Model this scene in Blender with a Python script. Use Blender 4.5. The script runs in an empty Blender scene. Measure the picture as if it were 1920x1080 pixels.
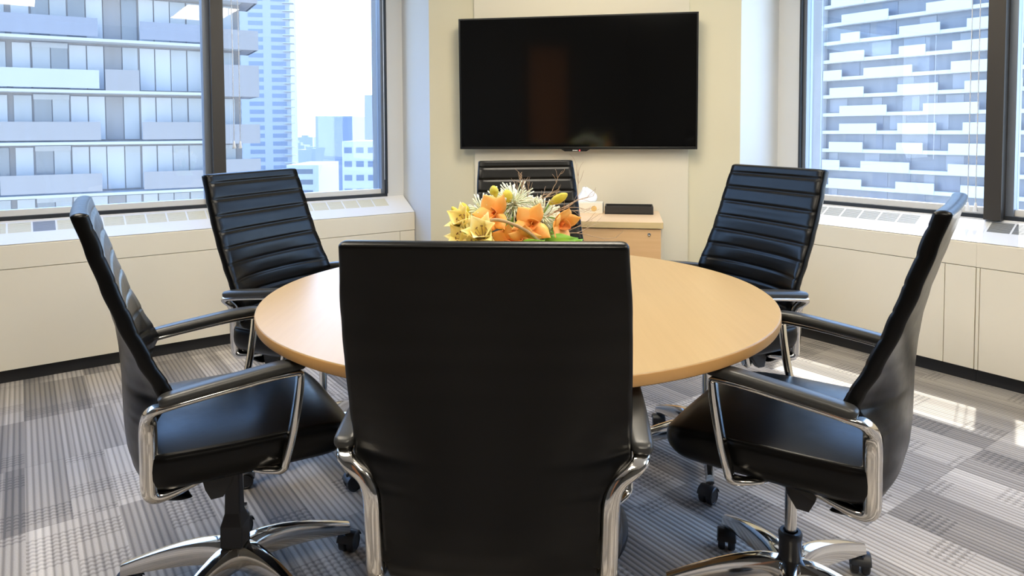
import bpy, bmesh, math, random
from mathutils import Vector, Matrix
random.seed(7)
scene = bpy.context.scene
COL = scene.collection
PI = math.pi
R = math.radians
ANG = R(35.545)                      # the room's window walls run along u (right-away) and v (left-away)
NU = Vector((math.cos(ANG), math.sin(ANG), 0)); NV = Vector((-math.sin(ANG), math.cos(ANG), 0))
def uv(u, v, z=0.0): return NU*u + NV*v + Vector((0, 0, z))

# ------------------------------------------------------------------ materials
def new_mat(name):
    m = bpy.data.materials.new(name); m.use_nodes = True
    nt = m.node_tree; b = nt.nodes['Principled BSDF']
    return m, nt, b
def N(nt, t, **kw):
    n = nt.nodes.new(t)
    for k, v in kw.items():
        if k in n.inputs: n.inputs[k].default_value = v
        else: setattr(n, k, v)
    return n
def L(nt, a, b): nt.links.new(a, b)
def simple(name, col, rough=.5, metal=0, spec=.5, bump=0, bscale=200, var=0, vscale=8):
    m, nt, b = new_mat(name)
    b.inputs['Base Color'].default_value = (*col, 1); b.inputs['Roughness'].default_value = rough
    b.inputs['Metallic'].default_value = metal; b.inputs['Specular IOR Level'].default_value = spec
    tc = N(nt, 'ShaderNodeTexCoord')
    if bump:
        no = N(nt, 'ShaderNodeTexNoise', Scale=bscale, Detail=4.0); L(nt, tc.outputs['Object'], no.inputs['Vector'])
        bp = N(nt, 'ShaderNodeBump', Strength=bump, Distance=.002); L(nt, no.outputs['Fac'], bp.inputs['Height']); L(nt, bp.outputs['Normal'], b.inputs['Normal'])
    if var:
        no = N(nt, 'ShaderNodeTexNoise', Scale=vscale, Detail=5.0); L(nt, tc.outputs['Object'], no.inputs['Vector'])
        mx = N(nt, 'ShaderNodeMix', data_type='RGBA'); L(nt, no.outputs['Fac'], mx.inputs[0])
        mx.inputs[6].default_value = (*[c*(1-var) for c in col], 1); mx.inputs[7].default_value = (*[min(1, c*(1+var)) for c in col], 1)
        L(nt, mx.outputs[2], b.inputs['Base Color'])
    return m
def mixcol(nt, fac, a, b):
    mx = N(nt, 'ShaderNodeMix', data_type='RGBA')
    for sock, v in ((mx.inputs[0], fac), (mx.inputs[6], a), (mx.inputs[7], b)):
        if hasattr(v, 'links'): L(nt, v, sock)
        else: sock.default_value = v if isinstance(v, float) else (*v, 1)
    return mx.outputs[2]
def mth(nt, op, a, b=None, c=None):
    n = N(nt, 'ShaderNodeMath', operation=op)
    for i, v in enumerate((a, b, c)):
        if v is None: continue
        if hasattr(v, 'links'): L(nt, v, n.inputs[i])
        else: n.inputs[i].default_value = v
    return n.outputs[0]

def carpet_mat():
    m, nt, b = new_mat('carpet tiles'); b.inputs['Roughness'].default_value = .95; b.inputs['Specular IOR Level'].default_value = .2; b.inputs['Sheen Weight'].default_value = .25
    tc = N(nt, 'ShaderNodeTexCoord'); s = N(nt, 'ShaderNodeSeparateXYZ'); L(nt, tc.outputs['Object'], s.inputs[0])
    u, v = s.outputs[0], s.outputs[1]
    def wn(x, y, z=None):
        cb = N(nt, 'ShaderNodeCombineXYZ')
        for i, k in enumerate((x, y, z)):
            if k is None: continue
            if hasattr(k, 'links'): L(nt, k, cb.inputs[i])
            else: cb.inputs[i].default_value = k
        w = N(nt, 'ShaderNodeTexWhiteNoise', noise_dimensions='3D'); L(nt, cb.outputs[0], w.inputs['Vector']); return w.outputs['Value']
    fl = lambda a, k, o=0.0: mth(nt, 'FLOOR', mth(nt, 'DIVIDE', mth(nt, 'ADD', a, o), k))
    j = fl(v, .5, -.06)
    uo = mth(nt, 'ADD', u, mth(nt, 'MULTIPLY', mth(nt, 'MODULO', mth(nt, 'ABSOLUTE', j), 2.0), .25))
    uo = mth(nt, 'ADD', uo, .02)
    i = fl(uo, .5)
    tile = wn(i, j, 3.0)
    b1 = wn(fl(uo, .125), j, 9.0); b2 = wn(fl(uo, .0625), j, 5.0); b3 = wn(fl(uo, .0195), j, 1.0)
    val = mth(nt, 'ADD', mth(nt, 'MULTIPLY', tile, .25), mth(nt, 'ADD', mth(nt, 'MULTIPLY', b1, .47), mth(nt, 'ADD', mth(nt, 'MULTIPLY', b2, .22), mth(nt, 'MULTIPLY', b3, .13))))
    # ribbed pile running along v, broken up by dashes
    rib = mth(nt, 'SINE', mth(nt, 'MULTIPLY', u, 2*PI/.0195))
    rib01 = mth(nt, 'MULTIPLY_ADD', rib, .5, .5)
    dsel = mth(nt, 'GREATER_THAN', wn(fl(uo, .125), fl(v, .1), 11.0), .74)
    dash = mth(nt, 'MULTIPLY', mth(nt, 'GREATER_THAN', mth(nt, 'SINE', mth(nt, 'ADD', mth(nt, 'MULTIPLY', v, 2*PI/.022), mth(nt, 'MULTIPLY', rib, .8))), .1), dsel)
    val = mth(nt, 'SUBTRACT', val, mth(nt, 'MULTIPLY', dash, .2))
    val = mth(nt, 'SUBTRACT', val, mth(nt, 'MULTIPLY', mth(nt, 'POWER', rib01, 2.5), .34))
    no = N(nt, 'ShaderNodeTexNoise', Scale=260.0, Detail=3.0); L(nt, tc.outputs['Object'], no.inputs['Vector'])
    val = mth(nt, 'ADD', val, mth(nt, 'MULTIPLY_ADD', no.outputs['Fac'], .25, -.12))
    # seams between tiles
    fu = mth(nt, 'FRACT', mth(nt, 'DIVIDE', uo, .5)); fv = mth(nt, 'FRACT', mth(nt, 'DIVIDE', mth(nt, 'ADD', v, -.06), .5))
    seam = mth(nt, 'LESS_THAN', mth(nt, 'MINIMUM', fu, fv), .006)
    val = mth(nt, 'SUBTRACT', val, mth(nt, 'MULTIPLY', seam, .15))
    cr = N(nt, 'ShaderNodeValToRGB'); L(nt, val, cr.inputs[0])
    e = cr.color_ramp.elements
    e[0].position = 0; e[0].color = (.10, .089, .078, 1); e[1].position = .95; e[1].color = (.66, .60, .52, 1)
    k = cr.color_ramp.elements.new(.42); k.color = (.285, .25, .21, 1)
    L(nt, cr.outputs[0], b.inputs['Base Color'])
    bp = N(nt, 'ShaderNodeBump', Strength=.6, Distance=.003); L(nt, mth(nt, 'SUBTRACT', 1.0, rib01), bp.inputs['Height']); L(nt, bp.outputs[0], b.inputs['Normal'])
    return m
def wood_mat(name, a, bcol, rough, axis=0, coat=0, sc=1.0, spec=.5):
    m, nt, b = new_mat(name); b.inputs['Roughness'].default_value = rough
    b.inputs['Specular IOR Level'].default_value = spec; b.inputs['Coat Weight'].default_value = coat; b.inputs['Coat Roughness'].default_value = .18
    tc = N(nt, 'ShaderNodeTexCoord'); mp = N(nt, 'ShaderNodeMapping'); L(nt, tc.outputs['Object'], mp.inputs[0])
    s = [60*sc, 60*sc, 60*sc]; s[axis] = 2.5*sc; mp.inputs['Scale'].default_value = s
    n1 = N(nt, 'ShaderNodeTexNoise', Scale=1.0, Detail=6.0, Roughness=.6); L(nt, mp.outputs[0], n1.inputs['Vector'])
    mp2 = N(nt, 'ShaderNodeMapping'); L(nt, tc.outputs['Object'], mp2.inputs[0]); s2 = [7, 7, 7]; s2[axis] = .8; mp2.inputs['Scale'].default_value = s2
    n2 = N(nt, 'ShaderNodeTexNoise', Scale=1.0, Detail=3.0); L(nt, mp2.outputs[0], n2.inputs['Vector'])
    f = mth(nt, 'MULTIPLY_ADD', n1.outputs['Fac'], .6, mth(nt, 'MULTIPLY', n2.outputs['Fac'], .4))
    cr = N(nt, 'ShaderNodeValToRGB'); L(nt, f, cr.inputs[0])
    cr.color_ramp.elements[0].position = .3; cr.color_ramp.elements[0].color = (*a, 1)
    cr.color_ramp.elements[1].position = .7; cr.color_ramp.elements[1].color = (*bcol, 1)
    L(nt, cr.outputs[0], b.inputs['Base Color'])
    return m
def leather_mat():
    m, nt, b = new_mat('black leather')
    b.inputs['Base Color'].default_value = (.0016, .0016, .0015, 1); b.inputs['Roughness'].default_value = .34; b.inputs['Specular IOR Level'].default_value = .27
    tc = N(nt, 'ShaderNodeTexCoord')
    vo = N(nt, 'ShaderNodeTexVoronoi', Scale=420.0); L(nt, tc.outputs['Object'], vo.inputs['Vector'])
    no = N(nt, 'ShaderNodeTexNoise', Scale=38.0, Detail=6.0, Distortion=.6); L(nt, tc.outputs['Object'], no.inputs['Vector'])
    h = mth(nt, 'ADD', mth(nt, 'MULTIPLY', vo.outputs['Distance'], .35), no.outputs['Fac'])
    bp = N(nt, 'ShaderNodeBump', Strength=.05, Distance=.003); L(nt, h, bp.inputs['Height']); L(nt, bp.outputs[0], b.inputs['Normal'])
    L(nt, mth(nt, 'MULTIPLY_ADD', no.outputs['Fac'], .12, .25), b.inputs['Roughness'])
    return m
def glass_mat(name, veil=.05, tint=(.93, .96, .97), refl=1.0):  # translucent mix stands in for the bright haze outside
    m = bpy.data.materials.new(name); m.use_nodes = True; nt = m.node_tree
    nt.nodes.clear(); out = N(nt, 'ShaderNodeOutputMaterial')
    tr = N(nt, 'ShaderNodeBsdfTransparent'); tr.inputs[0].default_value = (*tint, 1)
    gl = N(nt, 'ShaderNodeBsdfGlossy', Roughness=.0)
    fr = N(nt, 'ShaderNodeFresnel', IOR=1.52)
    m1 = N(nt, 'ShaderNodeMixShader'); ge = N(nt, 'ShaderNodeNewGeometry'); L(nt, mth(nt, 'MULTIPLY', mth(nt, 'MULTIPLY', fr.outputs[0], refl), mth(nt, 'SUBTRACT', 1.0, ge.outputs['Backfacing'])), m1.inputs[0]); L(nt, tr.outputs[0], m1.inputs[1]); L(nt, gl.outputs[0], m1.inputs[2])
    di = N(nt, 'ShaderNodeBsdfTranslucent'); di.inputs[0].default_value = (.9, .92, .95, 1)
    tc = N(nt, 'ShaderNodeTexCoord'); mp = N(nt, 'ShaderNodeMapping'); L(nt, tc.outputs['Object'], mp.inputs[0]); mp.inputs['Scale'].default_value = (14, 14, 1.5)
    no = N(nt, 'ShaderNodeTexNoise', Scale=3.0, Detail=5.0); L(nt, mp.outputs[0], no.inputs['Vector'])
    m2 = N(nt, 'ShaderNodeMixShader'); L(nt, mth(nt, 'MULTIPLY_ADD', no.outputs['Fac'], veil, veil*.5), m2.inputs[0]); L(nt, m1.outputs[0], m2.inputs[1]); L(nt, di.outputs[0], m2.inputs[2])
    L(nt, m2.outputs[0], out.inputs[0])
    return m
def emit(name, col, st):
    m = bpy.data.materials.new(name); m.use_nodes = True; nt = m.node_tree; b = nt.nodes['Principled BSDF']
    b.inputs['Base Color'].default_value = (*col, 1); b.inputs['Emission Color'].default_value = (*col, 1); b.inputs['Emission Strength'].default_value = st
    return m
def petal_mat(name, base, tip, rough=.5):
    m, nt, b = new_mat(name); b.inputs['Roughness'].default_value = rough
    tc = N(nt, 'ShaderNodeTexCoord'); no = N(nt, 'ShaderNodeTexNoise', Scale=22.0, Detail=3.0); L(nt, tc.outputs['Object'], no.inputs['Vector'])
    cr = N(nt, 'ShaderNodeValToRGB'); L(nt, no.outputs['Fac'], cr.inputs[0])
    cr.color_ramp.elements[0].position = .35; cr.color_ramp.elements[0].color = (*base, 1)
    cr.color_ramp.elements[1].position = .65; cr.color_ramp.elements[1].color = (*tip, 1)
    L(nt, cr.outputs[0], b.inputs['Base Color']); b.inputs['Subsurface Weight'].default_value = .15; b.inputs['Subsurface Radius'].default_value = (.01, .006, .003)
    return m

M = dict(
    cream=simple('cream wall paint', (.72, .65, .45), .65, var=.02, vscale=2, bump=.03, bscale=300),
    panel=simple('pale cream wall panel', (.74, .67, .51), .6, var=.015, vscale=2),
    pillar=simple('daylight tinted wall paint', (.70, .71, .70), .6, var=.02, vscale=2),  # wall paint with the blue window daylight put into its colour
    dark=simple('dimmed rear wall paint', (.045, .043, .04), .7),  # unseen rear walls coloured dark to dim reflections in the chair leather
    jamb=simple('grey precast concrete', (.17, .17, .17), .8),
    ceiling=simple('white ceiling tile', (.80, .79, .75), .9, bump=.2, bscale=120),
    conv=simple('cream enamelled steel', (.80, .735, .595), .38, var=.015, vscale=3),
    convtop=simple('white enamelled steel', (.80, .79, .76), .3),
    grille=simple('grille louvres', (.74, .69, .50), .5),
    slot=simple('dark slot', (.05, .05, .05), .8),
    grille2=simple('grille louvres toned down for sun', (.30, .30, .28), .5),  # louvre colour darkened so direct sun leaves the slats visible
    greyvent=simple('grey vent louvres', (.30, .32, .34), .5),
    black=simple('black rubber base', (.012, .012, .013), .55),
    seam=simple('panel seam', (.30, .26, .19), .8),
    mull=simple('bronze anodised frame', (.055, .048, .040), .45, metal=.3),
    gasket=simple('dark window gasket', (.02, .024, .03), .45),
    alu=simple('grey blue aluminium frame', (.22, .25, .30), .4, metal=.4),
    leather=leather_mat(),
    chrome=simple('polished aluminium', (.80, .77, .72), .09, metal=1),
    plastic=simple('black nylon', (.014, .014, .015), .42),
    pad=simple('black urethane arm pad', (.035, .035, .033), .36, bump=.05, bscale=500),
    maple=wood_mat('maple laminate', (.43, .30, .15), (.48, .34, .175), .32, axis=1, coat=0, spec=.20),
    edge=simple('maple edge band', (.56, .31, .11), .4, var=.06, vscale=20),
    maple2=wood_mat('maple cabinet laminate', (.74, .50, .28), (.84, .61, .38), .4, axis=0),
    maple4=wood_mat('maple drawer front', (.70, .42, .19), (.78, .50, .25), .4, axis=0),
    maple3=wood_mat('maple cabinet edge', (.62, .46, .22), (.72, .55, .29), .4, axis=0),
    screen=simple('black television glass', (.003, .003, .003), .08, spec=.75),
    tvframe=simple('black television bezel', (.008, .008, .008), .3),
    tray=simple('black leatherette', (.022, .020, .018), .55, bump=.2, bscale=300),
    trayin=simple('black felt', (.004, .004, .004), .95),
    tissue=simple('white tissue', (.88, .90, .93), .8, bump=.2, bscale=40),
    cardboard=simple('pale printed card', (.80, .76, .62), .6, var=.1, vscale=18),
    goldcard=simple('gold print', (.75, .50, .16), .5, var=.25, vscale=40),
    greycard=simple('grey card side', (.22, .24, .22), .6),
    steel=simple('nickel lock', (.30, .29, .26), .35, metal=1),
    cord=simple('white cord', (.85, .87, .9), .6),
    led=emit('red standby lamp', (.9, .05, .06), 1.2),
    mark=simple('pale lettering', (.55, .55, .5), .5),
    glass=glass_mat('window glass', .03, refl=1.3),
    lamp=emit('lit ceiling diffuser', (1.0, .90, .74), 10.5),
    lampframe=simple('white lamp frame', (.8, .8, .78), .5),
    door=wood_mat('brown wood door', (.26, .10, .04), (.36, .15, .06), .4, axis=2),
    lily=petal_mat('yellow lily petal', (.93, .74, .22), (.96, .87, .45)),
    orchid=petal_mat('orange orchid petal', (.94, .40, .07), (.97, .54, .16)),
    lip=petal_mat('deep orange orchid lip', (.82, .20, .05), (.93, .50, .12)),
    mum=petal_mat('white spider chrysanthemum', (.80, .84, .60), (.90, .92, .82)),
    bud=petal_mat('yellow green bud', (.48, .42, .03), (.72, .60, .06)),
    leaf=petal_mat('green leaf', (.16, .42, .03), (.32, .60, .07), .4),
    stem=simple('green stem', (.20, .33, .05), .5),
    twig=simple('brown twig', (.46, .32, .21), .7, var=.3, vscale=60),
    branch=simple('tan cane', (.42, .29, .15), .55, var=.25, vscale=40),
    stamen=simple('brown stamen', (.20, .09, .02), .7),
    vase=simple('dark ceramic bowl', (.05, .05, .045), .3),
)

# ------------------------------------------------------------------ mesh helpers
def obj(name, bm, mats, parent=None, smooth=False, loc=None, rotz=None, bevel=0, sharp=None):
    me = bpy.data.meshes.new(name); bmesh.ops.recalc_face_normals(bm, faces=bm.faces)
    if bevel:
        es = [e for e in bm.edges if len(e.link_faces) == 2 and e.calc_face_angle(0) > R(40)]
        bmesh.ops.bevel(bm, geom=es, offset=bevel, segments=2, affect='EDGES', profile=.5, clamp_overlap=True)
    if sharp is not None:
        for e in bm.edges: e.smooth = not (len(e.link_faces) == 2 and e.calc_face_angle(0) > R(sharp))
    for f in bm.faces: f.smooth = smooth or sharp is not None
    bm.to_mesh(me); bm.free()
    o = bpy.data.objects.new(name, me); COL.objects.link(o)
    for m in (mats if isinstance(mats, (list, tuple)) else [mats]): me.materials.append(m)
    if parent: o.parent = parent
    if loc is not None: o.location = loc
    if rotz is not None: o.rotation_euler.z = rotz
    return o
def box(bm, x0, x1, y0, y1, z0, z1, mi=0, rot=None):
    vs = [bm.verts.new((x, y, z)) for z in (z0, z1) for y in (y0, y1) for x in (x0, x1)]
    for q in ((0, 2, 3, 1), (4, 5, 7, 6), (0, 1, 5, 4), (2, 6, 7, 3), (0, 4, 6, 2), (1, 3, 7, 5)):
        bm.faces.new([vs[k] for k in q]).material_index = mi
    if rot is not None: bmesh.ops.transform(bm, matrix=rot, verts=vs)
    return vs
def boxes(*bs):
    bm = bmesh.new()
    for b in bs: box(bm, *b)
    return bm
def prism(pts, z0, z1, bm=None, mis=None):
    bm = bm or bmesh.new(); n = len(pts)
    a = [bm.verts.new((*p, z0)) for p in pts]; b = [bm.verts.new((*p, z1)) for p in pts]
    bm.faces.new(a[::-1]); bm.faces.new(b)
    for i in range(n):
        f = bm.faces.new((a[i], a[(i+1) % n], b[(i+1) % n], b[i]))
        if mis: f.material_index = mis[i]
    return bm
def extrude_yz(profile, x0, x1, bm=None):       # closed profile of (y, z) swept along x
    bm = bm or bmesh.new(); n = len(profile)
    a = [bm.verts.new((x0, *p)) for p in profile]; b = [bm.verts.new((x1, *p)) for p in profile]
    bm.faces.new(a); bm.faces.new(b[::-1])
    for i in range(n): bm.faces.new((a[i], b[i], b[(i+1) % n], a[(i+1) % n]))
    return bm
def loft(rings, bm=None, cap=True, mi=0, closed=True):
    bm = bm or bmesh.new()
    vr = [[bm.verts.new(p) for p in r] for r in rings]; n = len(vr[0])
    for a, b in zip(vr, vr[1:]):
        for i in range(n if closed else n-1):
            bm.faces.new((a[i], a[(i+1) % n], b[(i+1) % n], b[i])).material_index = mi
    if cap:
        bm.faces.new(vr[0][::-1]).material_index = mi; bm.faces.new(vr[-1]).material_index = mi
    return bm
def lathe(prof, n=32, bm=None, mat=None, mi=0):  # (r, z) profile about z
    rings = [[Vector((r*math.cos(2*PI*k/n), r*math.sin(2*PI*k/n), z)) for k in range(n)] for r, z in prof]
    if mat is not None: rings = [[mat @ p for p in r] for r in rings]
    return loft(rings, bm, True, mi)
def crom(P, k=6):                                # Catmull-Rom through tuples of any length
    out = []; Q = [P[0]] + list(P) + [P[-1]]
    for i in range(1, len(Q)-2):
        for s in range(k):
            t = s/k
            out.append(tuple(.5*((2*b)+(c-a)*t+(2*a-5*b+4*c-d)*t*t+(-a+3*b-3*c+d)*t**3) for a, b, c, d in zip(Q[i-1], Q[i], Q[i+1], Q[i+2])))
    out.append(tuple(P[-1])); return out
def rrect(w, h, r, seg=3):
    pts = []
    for cx, cy, a0 in ((w-r, h-r, 0), (-w+r, h-r, 90), (-w+r, -h+r, 180), (w-r, -h+r, 270)):
        for k in range(seg+1):
            a = R(a0+90*k/seg); pts.append((cx+r*math.cos(a), cy+r*math.sin(a)))
    return pts
def sweep(path, side, bm=None, rr=.35):          # path of (x,y,z,w,h): half width w along `side`, half height h along the normal
    bm = bm or bmesh.new(); rings = []; P = [Vector(p[:3]) for p in path]
    for i, p in enumerate(path):
        t = (P[min(i+1, len(P)-1)]-P[max(i-1, 0)]).normalized()
        s = (side - t*side.dot(t)).normalized(); nn = t.cross(s)
        rings.append([P[i]+s*a+nn*b for a, b in rrect(p[3], p[4], min(p[3], p[4])*rr*2*.99)])
    return loft(rings, bm)
def tube(path, r, bm=None, n=8, r2=None, mi=0):
    bm = bm or bmesh.new(); P = [Vector(p) for p in path]; rings = []
    up = Vector((.13, .27, .95))
    for i, p in enumerate(P):
        t = (P[min(i+1, len(P)-1)]-P[max(i-1, 0)]).normalized()
        s = t.cross(up)
        if s.length < 1e-4: s = t.cross(Vector((1, 0, 0)))
        s.normalize(); q = s.cross(t); rad = r if r2 is None else r+(r2-r)*i/max(1, len(P)-1)
        rings.append([p+(s*math.cos(2*PI*k/n)+q*math.sin(2*PI*k/n))*rad for k in range(n)])
    return loft(rings, bm, True, mi)
def thing(name, label, cat, loc=(0, 0, 0), rotz=0, group=None):
    o = bpy.data.objects.new(name, None); COL.objects.link(o); o.empty_display_size = .1
    o.location = loc; o.rotation_euler = (0, 0, rotz); return tag(o, label, cat, group)
def tag(o, label, cat, group=None, kind=None):
    o['label'] = label; o['category'] = cat
    if group: o['group'] = group
    if kind: o['kind'] = kind
    return o
def struct(name, bm, m, label=None, rotz=ANG, **kw):
    o = obj(name, bm, m, rotz=rotz, **kw); o['kind'] = 'structure'
    if label: o['label'] = label
    return o
def child(name, mesh_of, parent, loc=(0, 0, 0), rotz=0):   # a repeat of a part sharing its mesh
    o = mesh_of.copy(); o.name = name; COL.objects.link(o); o.parent = parent; o.location = loc; o.rotation_euler = (0, 0, rotz); return o
def dup(root):
    r = root.copy(); COL.objects.link(r)
    for ch in list(root.children):
        c = ch.copy(); COL.objects.link(c); c.parent = r
        for g in list(ch.children):
            d = g.copy(); COL.objects.link(d); d.parent = c
    return r

# ------------------------------------------------------------------ the room (local x = u, y = v)
VL, UR = 4.339, 3.922               # window planes
CH = 2.7; HEAD = 2.5; SILL = .80
UB, VB = -2.3, -2.3                 # walls behind the camera
struct('floor', boxes((UB-.1, 4.35, VB-.1, 4.76, -.12, 0)), carpet_mat(), 'grey and brown striped carpet tiles')
struct('ceiling', boxes((UB-.1, 4.35, VB-.1, 4.76, CH, CH+.12)), M['ceiling'])
struct('wall_left', boxes((UB-.1, 2.155, VL-.03, 4.75, 0, SILL-.02), (UB-.1, 2.155, VL-.03, 4.75, HEAD, CH), (2.032, 2.155, VL-.03, VL+.055, SILL-.02, HEAD)), M['pillar'], 'wall strip around the left window')
struct('wall_right', boxes((UR-.03, 4.34, VB-.1, 2.563, 0, SILL-.02), (UR-.03, 4.34, VB-.1, 2.563, HEAD, CH), (UR-.03, UR+.055, 2.414, 2.563, SILL-.02, HEAD)), M['pillar'], 'wall strip around the right window')
struct('trim_2', boxes((2.032, 2.155, VL+.055, VL+.2, SILL-.02, HEAD)), M['jamb'], 'outer jamb of the left window')
struct('trim_3', boxes((UR+.055, UR+.2, 2.414, 2.563, SILL-.02, HEAD)), M['jamb'], 'outer jamb of the right window')
# corner column: its faces beside the windows carry the cool window daylight in their colour
struct('wall_far', prism([(2.155, 4.75), (2.155, 3.926), (3.512, 2.563), (4.34, 2.563), (4.34, 4.75)], 0, CH, mis=[1, 0, 1, 1, 1]), [M['cream'], M['pillar']], 'cream diagonal corner wall between the two windows')
struct('wall_back', boxes((UB-.1, UB, VB-.1, 4.31, 0, CH)), M['dark'])
struct('wall_front', boxes((UB, 3.89, VB-.1, VB, 0, CH)), M['dark'])
DIAG = math.atan2(-.16486, .98632)
CL = Vector((-.5303, 4.4446, 0))     # left end of the diagonal wall; local x along it, local -y into the room
def diag(name, bm, m, **kw): return obj(name, bm, m, loc=CL, rotz=DIAG, **kw)
o = diag('trim_1', boxes((.302, 1.621, -.02, .01, 0, CH-.002)), M['panel'], bevel=.001); o['kind'] = 'structure'; o['label'] = 'pale raised panel behind the television'
o = diag('baseboard_far', boxes((.0, .30, -.012, .002, 0, .09), (.302, 1.621, -.032, -.018, 0, .09), (1.623, 1.92, -.012, .002, 0, .09)), M['black']); o['kind'] = 'structure'
# a brown door in the wall behind the camera (the television mirrors it)
dr = thing('door_1', 'brown wooden door in the wall behind', 'door', uv(UB, -.22), ANG-PI/2); dr['kind'] = 'structure'
obj('door_leaf', boxes((0, .72, .005, .045, 0, 2.1)), M['door'], dr, bevel=.003)
obj('door_frame', boxes((-.07, -.002, .0, .07, 0, 2.17), (.722, .79, .0, .07, 0, 2.17), (-.002, .722, .0, .07, 2.102, 2.17)), M['mull'], dr)
h = bmesh.new(); tube([(.65, .045, 1.0), (.65, .1, 1.0), (.53, .1, 1.0)], .01, h)
obj('handle', h, M['chrome'], dr, smooth=True)

# ------------------------------------------------------------------ windows
def window_left():
    w = thing('window_1', 'wide left window with bronze mullion', 'window', (0, 0, 0), ANG); w['kind'] = 'structure'
    y0, y1 = VL-.012, VL+.05
    obj('mullion', boxes((.915, .985, VL-.07, VL+.06, SILL-.018, HEAD)), M['mull'], w, bevel=.002)
    obj('mullion', boxes((-1.30, -1.23, VL-.07, VL+.06, SILL-.018, HEAD)), M['mull'], w, bevel=.002)
    segs = ((UB, -1.30), (-1.23, .915), (.985, 2.032))
    for a, b in segs:
        bm = boxes((a, b, y0-.02, y1, SILL-.018, SILL+.004), (a, b, y0, y1, HEAD-.03, HEAD))
        obj('gasket', bm, M['gasket'], w)
        obj('sash', boxes((a+.012, b-.034, y0+.012, y1-.01, SILL+.004, SILL+.035)), M['convtop'], w)
        bm = boxes((b-.034, b-.012 if b > 2 else b, y0-.004, y1, SILL+.004, HEAD-.03), (a, a+.012, y0-.004, y1, SILL+.004, HEAD-.03))
        obj('sash', bm, M['alu'], w)
        if b > 2: obj('gasket', boxes((b-.012, b, y0-.03, y1, SILL+.004, HEAD-.03)), M['gasket'], w)
        obj('pane', boxes((a+.012, b-.034, VL+.02, VL+.026, SILL+.035, HEAD-.03)), M['glass'], w)
def window_right():
    w = thing('window_2', 'wide right window with bronze mullion', 'window', (0, 0, 0), ANG); w['kind'] = 'structure'
    x0, x1 = UR-.012, UR+.05
    obj('mullion', boxes((UR-.07, UR+.06, 1.325, 1.40, SILL-.018, HEAD)), M['mull'], w, bevel=.002)
    obj('mullion', boxes((UR-.07, UR+.06, -.93, -.86, SILL-.018, HEAD)), M['mull'], w, bevel=.002)
    for a, b in ((1.40, 2.414), (-.86, 1.325), (VB, -.93)):
        obj('gasket', boxes((x0-.02, x1, a, b, SILL-.018, SILL+.004), (x0, x1, a, b, HEAD-.03, HEAD)), M['gasket'], w)
        obj('sash', boxes((x0+.012, x1-.01, a+.012, b-.034, SILL+.004, SILL+.035)), M['convtop'], w)
        obj('sash', boxes((x0-.004, x1, b-.034, b-.012 if b > 2 else b, SILL+.004, HEAD-.03), (x0-.004, x1, a, a+.012, SILL+.004, HEAD-.03)), M['alu'], w)
        if b > 2: obj('gasket', boxes((x0-.03, x1, b-.012, b, SILL+.004, HEAD-.03)), M['gasket'], w)
        obj('pane', boxes((UR+.02, UR+.026, a+.012, b-.034, SILL+.035, HEAD-.03)), M['glass'], w)
window_left(); window_right()

# ------------------------------------------------------------------ sloping window convectors
def convector(name, label, origin, rz, x0, x1, grilles, seams, vent=None, gm='grille', open_=.18):
    """local x along the wall, local y towards the wall (0 = front face, .2 = window)"""
    t = thing(name, label, 'convector', origin, rz, 'cream convectors under the windows')
    D = .196; zt, zb = .797, .681
    obj('body', extrude_yz([(0, .566), (0, zb-.004), (.004, zb), (.014, zb+.0045), (D-.002, zt-.002), (D-.002, .066), (.012, .066), (.012, .563)], x0, x1), M['conv'], t)
    cuts = [x0] + seams + [x1]
    for a, b in zip(cuts, cuts[1:]):
        obj('front_panel', boxes((a+.0015, b-.0015, 0, .0115, .068, .562)), M['conv'], t, bevel=.001)
    obj('toe_kick', boxes((x0, x1, .03, .05, 0, .064)), M['black'], t)
    sl = math.atan2(zt-zb, D); ln = D/math.cos(sl)
    rot = Matrix.Translation((0, 0, zb)) @ Matrix.Rotation(sl, 4, 'X')
    bm = boxes((x0, x1, .004, .088*ln/.218, .0006, .003, 0, rot), (x0, x1, .168*ln/.218, ln-.004, .0006, .003, 0, rot))
    g0, g1 = .088*ln/.218, .168*ln/.218
    ends = [(x0, grilles[0][0])] + [(a[1], b[0]) for a, b in zip(grilles, grilles[1:])] + [(grilles[-1][1], x1)]
    for a, b in ends: box(bm, a, b, g0, g1, .0006, .003, 0, rot)
    obj('top_plate', bm, M['convtop'], t)
    for i, (a, b) in enumerate(grilles):
        bm = boxes((a, b, g0, g1, .0004, .0012, 1, rot)); k = 9
        for q in range(k):
            yy = g0+(g1-g0)*(q+.08)/k
            box(bm, a, b, yy, yy+(g1-g0)/k*(1-open_), .0012, .0026, 0, rot)
        obj('grille', bm, [M['greyvent'] if vent == i else M[gm], M['slot']], t)
    return t
sp = .1035
lgr = [(a, b) for a, b in [(2.005-sp*(k+1)+.004, 2.005-sp*k-.004) for k in range(27)]][::-1]
vi = min(range(len(lgr)), key=lambda i: abs((lgr[i][0]+lgr[i][1])/2-.06))
convector('window_convector', 'long cream convector cabinet under the left window', uv(0, 4.139), ANG, -1.6, 2.150, lgr, [1.05, 2.04], vent=vi)
convector('window_convector', 'cream convector cabinet under the right window beside the corner wall', uv(3.722, 0), ANG-PI/2, -2.558, -1.3763, [(-x-sp+.004, -x-.004) for x in [2.31-sp*k for k in range(7)]], [-1.513], gm='grille2', open_=.36)
convector('window_convector', 'cream convector cabinet at the right edge, below the right mullion', uv(3.722, 0), ANG-PI/2, -1.3755, 1.9, [(-1.37+sp*k+.004, -1.37+sp*(k+1)-.004) for k in range(28)], [-1.359, -.2], gm='grille2', open_=.36)

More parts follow.
